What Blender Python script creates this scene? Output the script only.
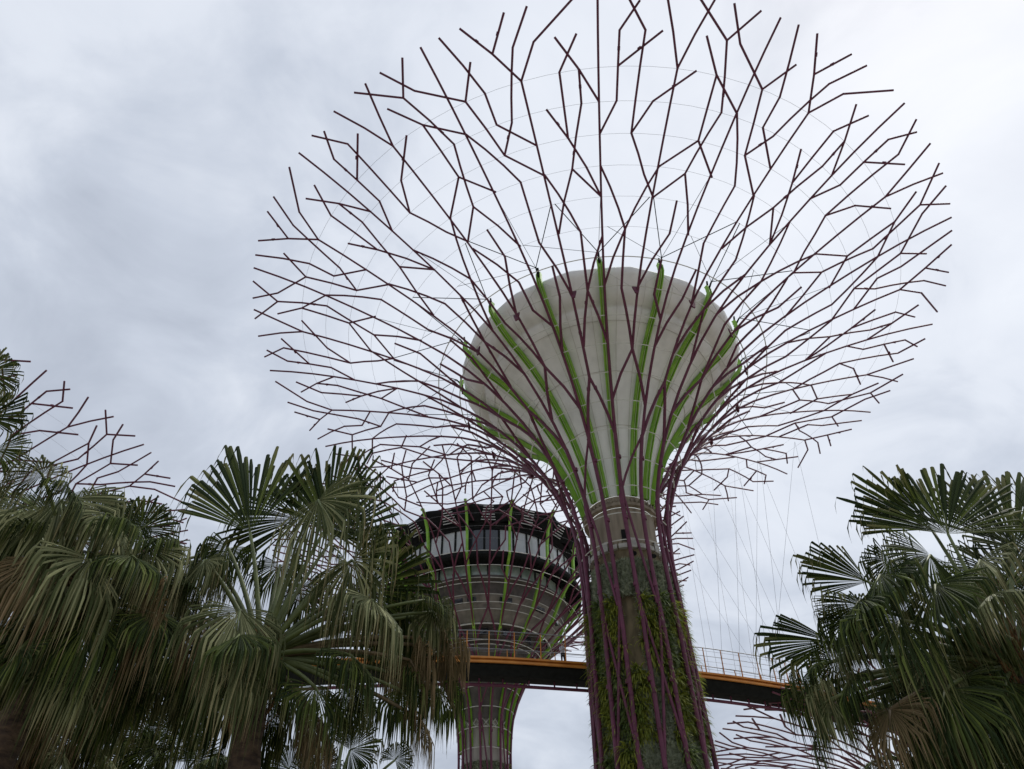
import bpy, math, random
from math import sin, cos, pi, radians, degrees, atan2, sqrt
from mathutils import Vector, Matrix
rnd = random.Random(7)
S = bpy.context.scene
COL = S.collection
for o in list(bpy.data.objects): bpy.data.objects.remove(o)

# ------------------------------------------------------------------ camera
EYE = 1.6
PITCH, ROLL, FPX = radians(43.867), radians(1.686), 740.0
fwd = Vector((0, cos(PITCH), sin(PITCH))); up0 = Vector((0, -sin(PITCH), cos(PITCH))); rt0 = Vector((1, 0, 0))
rt = rt0*cos(ROLL) - up0*sin(ROLL); up = up0*cos(ROLL) + rt0*sin(ROLL)
cd = bpy.data.cameras.new('camera'); cam = bpy.data.objects.new('camera', cd); COL.objects.link(cam)
m = Matrix((rt, up, -fwd)).transposed().to_4x4(); m.translation = (0, 0, EYE); cam.matrix_world = m
cd.sensor_width = 36; cd.lens = 36*FPX/1024; cd.clip_start = .1; cd.clip_end = 6000
S.camera = cam

def at(x, y, Y):
    """world point seen at photo position x,y at forward distance Y"""
    d = fwd + rt*((x-512)/FPX) + up*((384.5-y)/FPX)
    return d*(Y/d.y) + Vector((0, 0, EYE))

# ------------------------------------------------------------------ world, sun, exposure
SUN_EL, SUN_AZ = radians(60), radians(62)      # azimuth measured from +Y (ahead) towards +X (right)
w = bpy.data.worlds.new('World'); S.world = w; w.use_nodes = True
nt = w.node_tree; N = nt.nodes; L = nt.links; N.clear()
def nd(tree, t, **k):
    n = tree.nodes.new(t)
    for a, b in k.items(): setattr(n, a, b)
    return n
out = nd(nt, 'ShaderNodeOutputWorld'); bg = nd(nt, 'ShaderNodeBackground'); bg.inputs[1].default_value = .1
sky = nd(nt, 'ShaderNodeTexSky', sky_type='NISHITA', sun_disc=False, sun_elevation=SUN_EL, sun_rotation=SUN_AZ, air_density=1.5, dust_density=2.0)
tc = nd(nt, 'ShaderNodeTexCoord'); sep = nd(nt, 'ShaderNodeSeparateXYZ'); L.new(tc.outputs['Generated'], sep.inputs[0])
def mth(tree, op, a, b=None, c=None, clamp=False):
    n = tree.nodes.new('ShaderNodeMath'); n.operation = op; n.use_clamp = clamp
    for i, v in enumerate((a, b, c)):
        if v is None: continue
        if isinstance(v, (int, float)): n.inputs[i].default_value = v
        else: tree.links.new(v, n.inputs[i])
    return n.outputs[0]
zz = mth(nt, 'ADD', mth(nt, 'MAXIMUM', sep.outputs[2], 0.0), .22)
cx = mth(nt, 'DIVIDE', sep.outputs[0], zz); cy = mth(nt, 'DIVIDE', sep.outputs[1], zz)
cmb = nd(nt, 'ShaderNodeCombineXYZ'); L.new(cx, cmb.inputs[0]); L.new(cy, cmb.inputs[1])
n1 = nd(nt, 'ShaderNodeTexNoise'); n1.inputs['Scale'].default_value = 1.15; n1.inputs['Detail'].default_value = 7; n1.inputs['Roughness'].default_value = .52; n1.inputs['Distortion'].default_value = .35
n2 = nd(nt, 'ShaderNodeTexNoise'); n2.inputs['Scale'].default_value = 4.2; n2.inputs['Detail'].default_value = 7; n2.inputs['Roughness'].default_value = .55; n2.inputs['Distortion'].default_value = .5
L.new(cmb.outputs[0], n1.inputs[0]); L.new(cmb.outputs[0], n2.inputs[0])
nn = mth(nt, 'ADD', mth(nt, 'MULTIPLY', n1.outputs[0], 1.15), mth(nt, 'SUBTRACT', mth(nt, 'MULTIPLY', n2.outputs[0], .70), .425))
# cloud deck is thinner (brighter) towards the veiled sun
sd = Vector((sin(SUN_AZ)*cos(SUN_EL), cos(SUN_AZ)*cos(SUN_EL), sin(SUN_EL)))
dp = nd(nt, 'ShaderNodeVectorMath', operation='DOT_PRODUCT'); L.new(tc.outputs['Generated'], dp.inputs[0]); dp.inputs[1].default_value = (sin(radians(38))*.5, cos(radians(38))*.5, .866)
thin = mth(nt, 'MULTIPLY', mth(nt, 'SUBTRACT', dp.outputs['Value'], .655), .95)
val = mth(nt, 'ADD', nn, thin)
cr = nd(nt, 'ShaderNodeValToRGB'); L.new(val, cr.inputs[0])
e = cr.color_ramp.elements
e[0].position = .36; e[0].color = (.37, .405, .475, 1); e[1].position = .92; e[1].color = (.68, .71, .765, 1)
x = e.new(.53); x.color = (.47, .51, .585, 1); x = e.new(.68); x.color = (.60, .635, .70, 1)
sc = nd(nt, 'ShaderNodeVectorMath', operation='SCALE'); sc.inputs['Scale'].default_value = 10; L.new(cr.outputs[0], sc.inputs[0])
mx = nd(nt, 'ShaderNodeMix', data_type='RGBA'); mx.inputs[0].default_value = .93
L.new(sky.outputs[0], mx.inputs[6]); L.new(sc.outputs[0], mx.inputs[7]); L.new(mx.outputs[2], bg.inputs[0]); L.new(bg.outputs[0], out.inputs[0])
sl = bpy.data.lights.new('sun', 'SUN'); sl.energy = 1.5; sl.angle = radians(18); sl.color = (1, .96, .9)
so = bpy.data.objects.new('sun', sl); COL.objects.link(so); so.rotation_euler = (-sd).to_track_quat('-Z', 'Y').to_euler(); so.location = (0, 0, 120)
S.view_settings.view_transform = 'Standard'; S.view_settings.look = 'None'; S.view_settings.gamma = 1; S.view_settings.exposure = .38
S.render.engine = 'CYCLES'

# ------------------------------------------------------------------ materials
def mat(name, col, col2=None, scale=4, rough=.6, metal=0, bump=0, detail=5, stretch=(1, 1, 1), transl=0, lo=.35, hi=.65, spec=.5, transcol=None):
    mt = bpy.data.materials.new(name); mt.use_nodes = True; t = mt.node_tree; b = t.nodes['Principled BSDF']
    b.inputs['Roughness'].default_value = rough; b.inputs['Metallic'].default_value = metal; b.inputs['Specular IOR Level'].default_value = spec
    c = nd(t, 'ShaderNodeTexCoord'); mp = nd(t, 'ShaderNodeMapping'); mp.inputs['Scale'].default_value = stretch; t.links.new(c.outputs['Object'], mp.inputs[0])
    no = nd(t, 'ShaderNodeTexNoise'); no.inputs['Scale'].default_value = scale; no.inputs['Detail'].default_value = detail; t.links.new(mp.outputs[0], no.inputs[0])
    if col2 is None: col2 = tuple(v*.7 for v in col)
    r = nd(t, 'ShaderNodeValToRGB'); r.color_ramp.elements[0].position = lo; r.color_ramp.elements[1].position = hi
    r.color_ramp.elements[0].color = (*col2, 1); r.color_ramp.elements[1].color = (*col, 1); t.links.new(no.outputs[0], r.inputs[0])
    t.links.new(r.outputs[0], b.inputs['Base Color'])
    if bump:
        bp = nd(t, 'ShaderNodeBump'); bp.inputs['Strength'].default_value = bump; bp.inputs['Distance'].default_value = .05; t.links.new(no.outputs[0], bp.inputs['Height']); t.links.new(bp.outputs[0], b.inputs['Normal'])
    if transl:
        tr = nd(t, 'ShaderNodeBsdfTranslucent'); t.links.new(r.outputs[0], tr.inputs[0])
        ms = nd(t, 'ShaderNodeMixShader'); ms.inputs[0].default_value = transl; o = t.nodes['Material Output']
        t.links.new(b.outputs[0], ms.inputs[1]); t.links.new(tr.outputs[0], ms.inputs[2]); t.links.new(ms.outputs[0], o.inputs[0])
    return mt
M = {}
M['rod'] = mat('plum_painted_steel', (.13, .033, .066), (.09, .023, .045), 2.2, .55, 0, 0, spec=.3)
M['cable'] = mat('galvanised_cable', (.62, .63, .60), (.50, .51, .48), 3, .5, .1)
M['wire'] = mat('thin_steel_wire', (.30, .31, .34), (.22, .23, .25), 3, .5, .3)
M['rib'] = mat('lime_green_paint', (.26, .50, .045), (.16, .36, .03), 1.1, .5, lo=.3, hi=.7)
M['ribline'] = mat('pale_rib_edge', (.62, .72, .42), (.50, .62, .30), 1, .5)
M['felt'] = mat('brown_planting_felt', (.24, .19, .11), (.13, .105, .06), 2.6, .95, bump=.8, stretch=(1, 1, .35))
M['conc'] = mat('weathered_concrete', (.34, .29, .22), (.20, .165, .12), 1.6, .9, bump=.3, stretch=(1.6, 1.6, .22))
M['bracket'] = mat('pale_grey_steel', (.50, .49, .45), (.38, .37, .33), 3, .6)
M['dark'] = mat('dark_steel', (.018, .02, .02), (.012, .013, .013), 3, .9, spec=.1)
M['fern'] = mat('fern_leaf', (.38, .40, .06), (.15, .20, .03), 1.6, .6, transl=.5)
M['fern2'] = mat('dark_fern_leaf', (.24, .30, .08), (.10, .16, .04), 1.6, .6, transl=.4)
M['tilland'] = mat('grey_green_epiphyte', (.46, .49, .36), (.22, .26, .17), 5, .8, transl=.3)
M['orange'] = mat('orange_paint', (.62, .25, .035), (.48, .17, .02), 1.2, .5)
M['ground'] = mat('pale_bounce_ground', (.40, .36, .29), (.30, .27, .215), .5, 1, bump=.2)  # unseen ground, made pale to throw light up under the trees
M['paving'] = mat('pale_paving', (.46, .44, .40), (.36, .345, .32), .8, .9, bump=.2)
M['trunkbark'] = mat('palm_bark', (.13, .085, .055), (.05, .032, .024), 7, .95, bump=1.0, stretch=(1, 1, 2.5))
M['fibre'] = mat('palm_fibre', (.26, .14, .05), (.09, .045, .02), 14, .95, bump=.8)
M['petiole'] = mat('palm_petiole', (.14, .17, .05), (.08, .10, .03), 5, .55)
M['deadpet'] = mat('dry_petiole', (.20, .14, .07), (.11, .08, .04), 5, .7)

def funnel_mat():
    mt = bpy.data.materials.new('off_white_membrane'); mt.use_nodes = True; t = mt.node_tree; b = t.nodes['Principled BSDF']; b.inputs['Roughness'].default_value = .65
    c = nd(t, 'ShaderNodeTexCoord'); mp = nd(t, 'ShaderNodeMapping'); mp.inputs['Scale'].default_value = (1, 1, .12); t.links.new(c.outputs['Object'], mp.inputs[0])
    no = nd(t, 'ShaderNodeTexNoise'); no.inputs['Scale'].default_value = 1.1; no.inputs['Detail'].default_value = 6; t.links.new(mp.outputs[0], no.inputs[0])
    r = nd(t, 'ShaderNodeValToRGB'); r.color_ramp.elements[0].position = .3; r.color_ramp.elements[1].position = .6
    r.color_ramp.elements[0].color = (.70, .71, .69, 1); r.color_ramp.elements[1].color = (.82, .83, .81, 1); t.links.new(no.outputs[0], r.inputs[0]); t.links.new(r.outputs[0], b.inputs['Base Color'])
    return mt
M['funnel'] = funnel_mat(); M['seam'] = mat('grey_membrane_seam', (.50, .48, .43), (.44, .42, .38), 1, .7)

def leaf_mat(name, base, base2, tip, transl=.14):
    """UV.x picks the leaflet, UV.y runs from hub (0) to tip (1): old tips are straw coloured"""
    mt = bpy.data.materials.new(name); mt.use_nodes = True; t = mt.node_tree; b = t.nodes['Principled BSDF']; b.inputs['Roughness'].default_value = .6; b.inputs['Specular IOR Level'].default_value = .12
    uv = nd(t, 'ShaderNodeUVMap'); sp = nd(t, 'ShaderNodeSeparateXYZ'); t.links.new(uv.outputs[0], sp.inputs[0])
    wn = nd(t, 'ShaderNodeTexWhiteNoise', noise_dimensions='1D'); t.links.new(mth(t, 'FLOOR', mth(t, 'MULTIPLY', sp.outputs[0], 997)), wn.inputs['W'])
    c = nd(t, 'ShaderNodeTexCoord'); no = nd(t, 'ShaderNodeTexNoise'); no.inputs['Scale'].default_value = 2.5; no.inputs['Detail'].default_value = 4; t.links.new(c.outputs['Object'], no.inputs[0])
    f = mth(t, 'MULTIPLY', mth(t, 'MULTIPLY', wn.outputs[0], wn.outputs[0]), mth(t, 'MULTIPLY', no.outputs[0], 2.0), clamp=True)
    a = nd(t, 'ShaderNodeMix', data_type='RGBA'); a.inputs[6].default_value = (*base2, 1); a.inputs[7].default_value = (*base, 1); t.links.new(f, a.inputs[0])
    g = mth(t, 'MULTIPLY', mth(t, 'SUBTRACT', mth(t, 'ADD', sp.outputs[1], mth(t, 'MULTIPLY', wn.outputs[0], .5)), .95), 2.2, clamp=True)
    bb = nd(t, 'ShaderNodeMix', data_type='RGBA'); t.links.new(g, bb.inputs[0]); t.links.new(a.outputs[2], bb.inputs[6]); bb.inputs[7].default_value = (*tip, 1)
    t.links.new(bb.outputs[2], b.inputs['Base Color'])
    tr = nd(t, 'ShaderNodeBsdfTranslucent'); t.links.new(bb.outputs[2], tr.inputs[0]); ms = nd(t, 'ShaderNodeMixShader'); ms.inputs[0].default_value = transl
    o = t.nodes['Material Output']; t.links.new(b.outputs[0], ms.inputs[1]); t.links.new(tr.outputs[0], ms.inputs[2]); t.links.new(ms.outputs[0], o.inputs[0])
    return mt
M['leaf'] = leaf_mat('palm_leaf_green', (.13, .165, .035), (.020, .034, .009), (.22, .19, .095))
M['leafgrey'] = leaf_mat('palm_leaf_highlight', (.35, .355, .18), (.050, .064, .020), (.29, .22, .115))  # grey green leaf, top-lit highlights of the strands put into its colour
M['leafdead'] = leaf_mat('palm_leaf_dry', (.27, .19, .10), (.13, .10, .045), (.30, .21, .12))

# ------------------------------------------------------------------ mesh helpers
class MB:
    def __init__(s): s.v = []; s.f = []; s.mi = []; s.uv = []; s.useuv = False
    def seg(s, a, b, r1, r2=None, n=6, cap=True, mi=0):
        a = Vector(a); b = Vector(b); r2 = r1 if r2 is None else r2; d = (b-a)
        if d.length < 1e-6: return
        d.normalize(); x = d.cross(Vector((0, 0, 1)) if abs(d.z) < .9 else Vector((1, 0, 0))).normalized(); y = d.cross(x); i0 = len(s.v)
        for c, r in ((a, r1), (b, r2)):
            for k in range(n):
                t = 2*pi*k/n; s.v.append(c + x*(r*cos(t)) + y*(r*sin(t)))
        for k in range(n): s.f.append((i0+k, i0+(k+1) % n, i0+n+(k+1) % n, i0+n+k)); s.mi.append(mi)
        if cap: s.f.append(tuple(range(i0+n-1, i0-1, -1))); s.f.append(tuple(range(i0+n, i0+2*n))); s.mi += [mi, mi]
    def path(s, pts, r, r2=None, n=6, mi=0):
        r2 = r if r2 is None else r2; q = len(pts)-1
        for i in range(q):
            a, b = Vector(pts[i]), Vector(pts[i+1]); d = (b-a).normalized()*min(r, .1)*.5
            s.seg(a-d, b+d, r+(r2-r)*i/q, r+(r2-r)*(i+1)/q, n, True, mi)
    def tube(s, pts, rs, n=8, mi=0):
        i0 = len(s.v); P = [Vector(p) for p in pts]
        for i, p in enumerate(P):
            d = (P[min(i+1, len(P)-1)]-P[max(i-1, 0)]).normalized(); x = d.cross(Vector((0, 1, 0)) if abs(d.y) < .9 else Vector((1, 0, 0))).normalized(); y = d.cross(x)
            for k in range(n):
                t = 2*pi*k/n; s.v.append(p + (x*cos(t)+y*sin(t))*rs[i])
        for i in range(len(P)-1):
            for k in range(n): s.f.append((i0+i*n+k, i0+i*n+(k+1) % n, i0+(i+1)*n+(k+1) % n, i0+(i+1)*n+k)); s.mi.append(mi)
        s.f.append(tuple(range(i0+n-1, i0-1, -1))); e = i0+(len(P)-1)*n; s.f.append(tuple(range(e, e+n))); s.mi += [mi, mi]
    def box(s, c, sx, sy, sz, rz=0, ax=None, mi=0):
        c = Vector(c); X, Y, Z = ax if ax else (Vector((cos(rz), sin(rz), 0)), Vector((-sin(rz), cos(rz), 0)), Vector((0, 0, 1)))
        i0 = len(s.v)
        for k in range(8): s.v.append(c + X*(sx/2*(1 if k & 1 else -1)) + Y*(sy/2*(1 if k & 2 else -1)) + Z*(sz/2*(1 if k & 4 else -1)))
        for q in ((0, 2, 3, 1), (4, 5, 7, 6), (0, 1, 5, 4), (2, 6, 7, 3), (0, 4, 6, 2), (1, 3, 7, 5)): s.f.append(tuple(i0+k for k in q)); s.mi.append(mi)
    def lathe(s, prof, n=64, a0=0, a1=2*pi, mi=0, wob=None):
        full = abs(a1-a0-2*pi) < 1e-6; m_ = n if full else n+1; i0 = len(s.v)
        for i in range(m_):
            t = a0+(a1-a0)*i/n
            for j, (r, z) in enumerate(prof):
                rr = r + (wob(t, j) if wob else 0); s.v.append(Vector((rr*sin(t), -rr*cos(t), z)))
        p = len(prof)
        for i in range(n):
            for j in range(p-1):
                a = i0+i*p+j; b = i0+((i+1) % m_)*p+j; s.f.append((a, b, b+1, a+1)); s.mi.append(mi)
    def build(s, name, mats, parent=None, smooth=False, loc=None):
        me = bpy.data.meshes.new(name); me.from_pydata([tuple(v) for v in s.v], [], s.f)
        if not isinstance(mats, (list, tuple)): mats = [mats]
        for q in mats: me.materials.append(q)
        me.polygons.foreach_set('material_index', s.mi[:len(s.f)]+[0]*(len(s.f)-len(s.mi)))
        if s.uv:
            u = me.uv_layers.new(name='UVMap'); flat = []
            for f in s.f:
                for k in f: flat += s.uv[k]
            u.data.foreach_set('uv', flat)
        if smooth: me.polygons.foreach_set('use_smooth', [True]*len(me.polygons))
        me.update(); o = bpy.data.objects.new(name, me); COL.objects.link(o)
        if parent: o.parent = parent
        if loc is not None: o.location = loc
        return o
def empty(name, loc, rz=0):
    o = bpy.data.objects.new(name, None); COL.objects.link(o); o.location = loc; o.rotation_euler = (0, 0, rz); o.empty_display_size = .3; return o
def tag(o, label=None, cat=None, group=None, kind=None):
    if label: o['label'] = label
    if cat: o['category'] = cat
    if group: o['group'] = group
    if kind: o['kind'] = kind
    return o
def clone(o, parent):
    c = o.copy(); COL.objects.link(c); c.parent = parent
    for ch in list(o.children): clone(ch, c)
    return c

# ------------------------------------------------------------------ ground
g = MB(); n = 24; R_ = 3000
for i in range(n+1):
    for j in range(n+1):
        g.v.append(Vector(((i/n-.5)*2*R_, (j/n-.5)*2*R_, 0)))
for i in range(n):
    for j in range(n): a = i*(n+1)+j; g.f.append((a, a+n+1, a+n+2, a+1)); g.mi.append(0)
tag(g.build('ground', M['ground']), kind='structure')
g = MB()
pw = [(-60, -9), (-30, -5), (-12, -2), (0, 0), (12, 3), (30, 12), (60, 30)]
for i, (a, b) in enumerate(pw):
    q = pw[min(i+1, len(pw)-1)]; p = pw[max(i-1, 0)]; d = Vector((q[0]-p[0], q[1]-p[1], 0)).normalized(); s_ = Vector((-d.y, d.x, 0))*2.6
    g.v += [Vector((a, b, .006))+s_, Vector((a, b, .006))-s_]
    if i: k = 2*i; g.f.append((k-2, k-1, k+1, k)); g.mi.append(0)
tag(g.build('footpath', M['paving']), kind='structure')

g = MB(); r = random.Random(5)
M['bed'] = mat('bounce_cutting_cover', (.035, .055, .018), (.015, .024, .010), 1.5, 1, bump=.6)  # unseen ground cover, added dark to cut bounce light below the palms
c_ = [(-70, 3), (-45, 6), (-20, 5), (-6, 3.4), (6, 3.6), (14, 6.5), (30, 15), (40, 19), (36, 22), (20, 19), (0, 18), (-25, 19), (-60, 20), (-75, 14)]
g.v = [Vector((a, b, .1)) for a, b in c_]+[Vector((a, b, -.05)) for a, b in c_]; q = len(c_); g.f = [tuple(range(q))]+[(i, q+i, q+(i+1) % q, (i+1) % q) for i in range(q)]; g.mi = [0]*(q+1)
tag(g.build('added_planting_bed', M['bed']), kind='structure')

# ------------------------------------------------------------------ supertree geometry
# meridian profile of the branch net (radius, height above base); ring k=0 is the outer wire ring, k=14 the waist
NP = [(29.15, 47.45), (27.15, 47.1), (25.15, 46.65), (23.15, 46.1), (21.22, 45.5), (19.3, 44.85), (17.35, 44.15), (15.45, 43.35), (13.55, 42.48), (11.78, 41.42), (10.15, 40.15), (8.7, 38.75),
      (7.35, 37.2), (6.15, 35.55), (5.1, 33.8), (4.25, 31.9), (3.6, 29.98), (3.25, 28), (3.12, 26), (3.1, 24)]      # k=-2..17
def prof(k):
    if k <= -2: return (29.15+(-2-k)*2, 47.45+(-2-k)*.3)
    if k >= 17:
        z = 24-(k-17)*2.06; return (3.1+(24-z)*.022, z)
    i = min(int(k+2), 18); t = k+2-i; a, b = NP[i], NP[i+1]
    return (a[0]+(b[0]-a[0])*t, a[1]+(b[1]-a[1])*t)
FLARE = [0.0]
def P(u, k, off=0):
    r, z = prof(k); r = r*(1+FLARE[0]*math.exp(-((k-8.2)/3.1)**2))+off; t = radians(u*11.25); return Vector((r*sin(t), -r*cos(t), z + EYE))
RADF = [1.0]
def rod_r(k): return RADF[0]*(.076+.050*max(0, min(1, (k-4)/9)))

# one cell of the branching pattern, four spines wide: (spine position u, ring k)
CELL = [
 [(0, -2), (0, 12.2)], [(0, 1), (-.25, 0), (-.5, -1)], [(-.25, 0), (-.25, 1), (-.5, 3), (-1, 5)], [(-.5, 3), (0, 4)], [(-.75, 1), (-.5, 2), (0, 4)],
 [(-.5, 2), (-.5, 0), (-.25, -1)], [(0, 2), (.25, 1), (.25, -1), (.45, -1.8)], [(.25, 0), (.75, -1)], [(.5, 2), (.55, -1), (.3, -2)], [(.5, 2), (.77, 1), (1.27, 0)],
 [(.5, 2), (.8, 3.3), (1.05, 4)], [(1.02, 0), (1.05, 9.2)], [(1.02, 0), (.73, -2)], [(1.02, 0), (1.25, -2)], [(1.05, 3), (.53, 5.1), (0, 7)], [(0, 3), (.53, 5.1), (.53, 7.1), (1.05, 9.2)],
 [(1.05, 3), (1.6, 2), (1.55, 0), (1.28, -1)], [(1.6, 2), (2.06, 3)], [(1.55, 0), (2.03, .9)], [(1.05, 4), (1.55, 3.1), (1.8, 1), (1.53, -1), (1.08, -2)], [(1.53, -1), (1.78, -2)],
 [(1.55, 3.1), (2.05, 5)], [(1.05, 7), (1.6, 5.1), (1.55, 4)], [(2.02, -2), (2.03, 12.2)], [(2.03, .9), (2.55, 3), (2.5, 5.1), (2.95, 7.1)],
 [(2.03, 8), (1.6, 7.2), (1.58, 6), 'tip'], [(2.03, 9), (2.58, 7.1), (2.63, 6)], [(2.22, 0), (1.7, -1), (1.47, -2)], [(2.22, 0), (2.47, -1)],
 [(2.22, 0), (2.45, 2), (2.98, 3)], [(2.45, 2), (2.72, 1.1), (3, -1), (3.25, -2)], [(2.98, 2), (2.5, 1), (2.5, 0), (2.25, -2)], [(3, 0), (2.97, 7), (2.95, 10.1)],
 [(3, 0), (2.75, -1), (2.5, -2)], [(2.75, -1), (3, -2)], [(3, 0), (3.25, -1), (3.75, -2)], [(3, 3), (3.5, 5.1), (3.47, 7.1), (4, 9)], [(3.47, 7.1), (2.98, 9)], [(3.47, 7.1), (4, 5.3)],
 [(1.05, 9.2), (0, 11)], [(1.05, 9.2), (2.03, 11.1)], [(2.95, 10.1), (2.03, 12.2)], [(2.95, 10.1), (4, 12.2)],
]
def cell_polys(ci):
    o = []
    for p in CELL:
        p = list(p)
        if p[-1] == 'tip':
            p = p[:-1]
            if ci % 2: p = p[:-1]+[(1.6, 6.1), (1.05, 4.3)]
        o.append([(a+4*ci, b) for a, b in p])
    return o
def draw(mb, poly, rad=rod_r, n=6, knobs=True, rr=None):
    for (u0, k0), (u1, k1) in zip(poly[:-1], poly[1:]):
        st = max(1, int(math.ceil(abs(k1-k0)/1.03)))
        for i in range(st):
            t0, t1 = i/st, (i+1)/st; a = P(u0+(u1-u0)*t0, k0+(k1-k0)*t0); b = P(u0+(u1-u0)*t1, k0+(k1-k0)*t1)
            d = (b-a).normalized()*.03; ra = rad(k0+(k1-k0)*t0); rb = rad(k0+(k1-k0)*t1)
            mb.seg(a-d, b+d, ra, rb, n)
        if knobs:
            lo, hi = min(k0, k1), max(k0, k1)
            kk = math.ceil(lo-.5)+.5
            while kk < hi-.1:
                if abs(k1-k0) > .01 and kk < 13 and ((int(kk*2)+int(u0*4)) % 4 == 0):
                    t = (kk-k0)/(k1-k0); c = P(u0+(u1-u0)*t, kk); rr_, zz_ = prof(kk); ra = rad(kk)
                    dn = (P(u0, kk+.05, .1)-P(u0, kk+.05)).normalized(); q = c+Vector((0, 0, -.16))
                    mb.seg(c, q, .04, n=5); mb.seg(c-(d.normalized()*.12), c+(d.normalized()*.12), ra*1.22, n=6)
                kk += 1

def make_supertree(root, sparse=False):
    # planted core
    b = MB(); b.lathe([(2.75, 0), (2.7, 8), (2.5, 16), (2.36, 22), (2.30, 26.4+EYE)], 48); b.build('trunk_core', M['felt'], root, True)
    # branches: one part per spine
    for ci in range(8):
        polys = cell_polys(ci)
        bins = {0: MB(), 1: MB(), 2: MB(), 3: MB()}
        for p in polys:
            uu = sum(a for a, _ in p)/len(p)-4*ci; bins[int(max(0, min(3, math.floor(uu+.5)))) if uu > -.5 else 0]
            draw(bins[int(max(0, min(3, math.floor(uu+.5))))], p)
        for q in range(4): bins[q].build('branch', M['rod'], root)
    # trunk rods below the net: sixteen leaning rods braced by crossing diagonals
    kb = 17+(24+EYE)/2.06
    for i in range(16):
        u = 2*i; b = MB(); pts = [(u, 12.2), (u, 15), (u+.25, 19), (u+.1, kb)]
        draw(b, pts, lambda k: .135, 8, False)
        for kk in (13.0, 15.2, 17.6, 20.5, 23.5): c = P(u+.1, kk); b.seg(c+Vector((0, 0, .12)), c-Vector((0, 0, .12)), .165, n=8)
        b.build('trunk_rod', M['rod'], root)
        b = MB(); s = -1
        draw(b, [(u, 12.2), (u-2.2, 14.4), (u-2.0+.25, 18.2)] if i % 2 else [(u, 13.2), (u+.2, 14.5), (u+2, 18.2)], lambda k: .085, 8, False)
        draw(b, [(u-2+.25, 18.2), (u+.2, 22.3), (u+2, 26.5)] if i % 2 else [(u+2.2, 18.2), (u+.25, 22.6), (u-1.8, 26.8)], lambda k: .085, 8, False)
        b.build('brace_rod', M['rod'], root)
    # hoop cables
    for k in range(0, 17):
        b = MB(); nn_ = 96 if k < 12 else 48; r = .009 if k < 6 else .042
        for i in range(nn_):
            u0, u1 = 32*i/nn_, 32*(i+1)/nn_; b.seg(P(u0, k, -.02), P(u1, k, -.02), r, n=4, cap=False)
        b.build('hoop_cable', M['wire'] if k < 6 else M['cable'], root)

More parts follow.
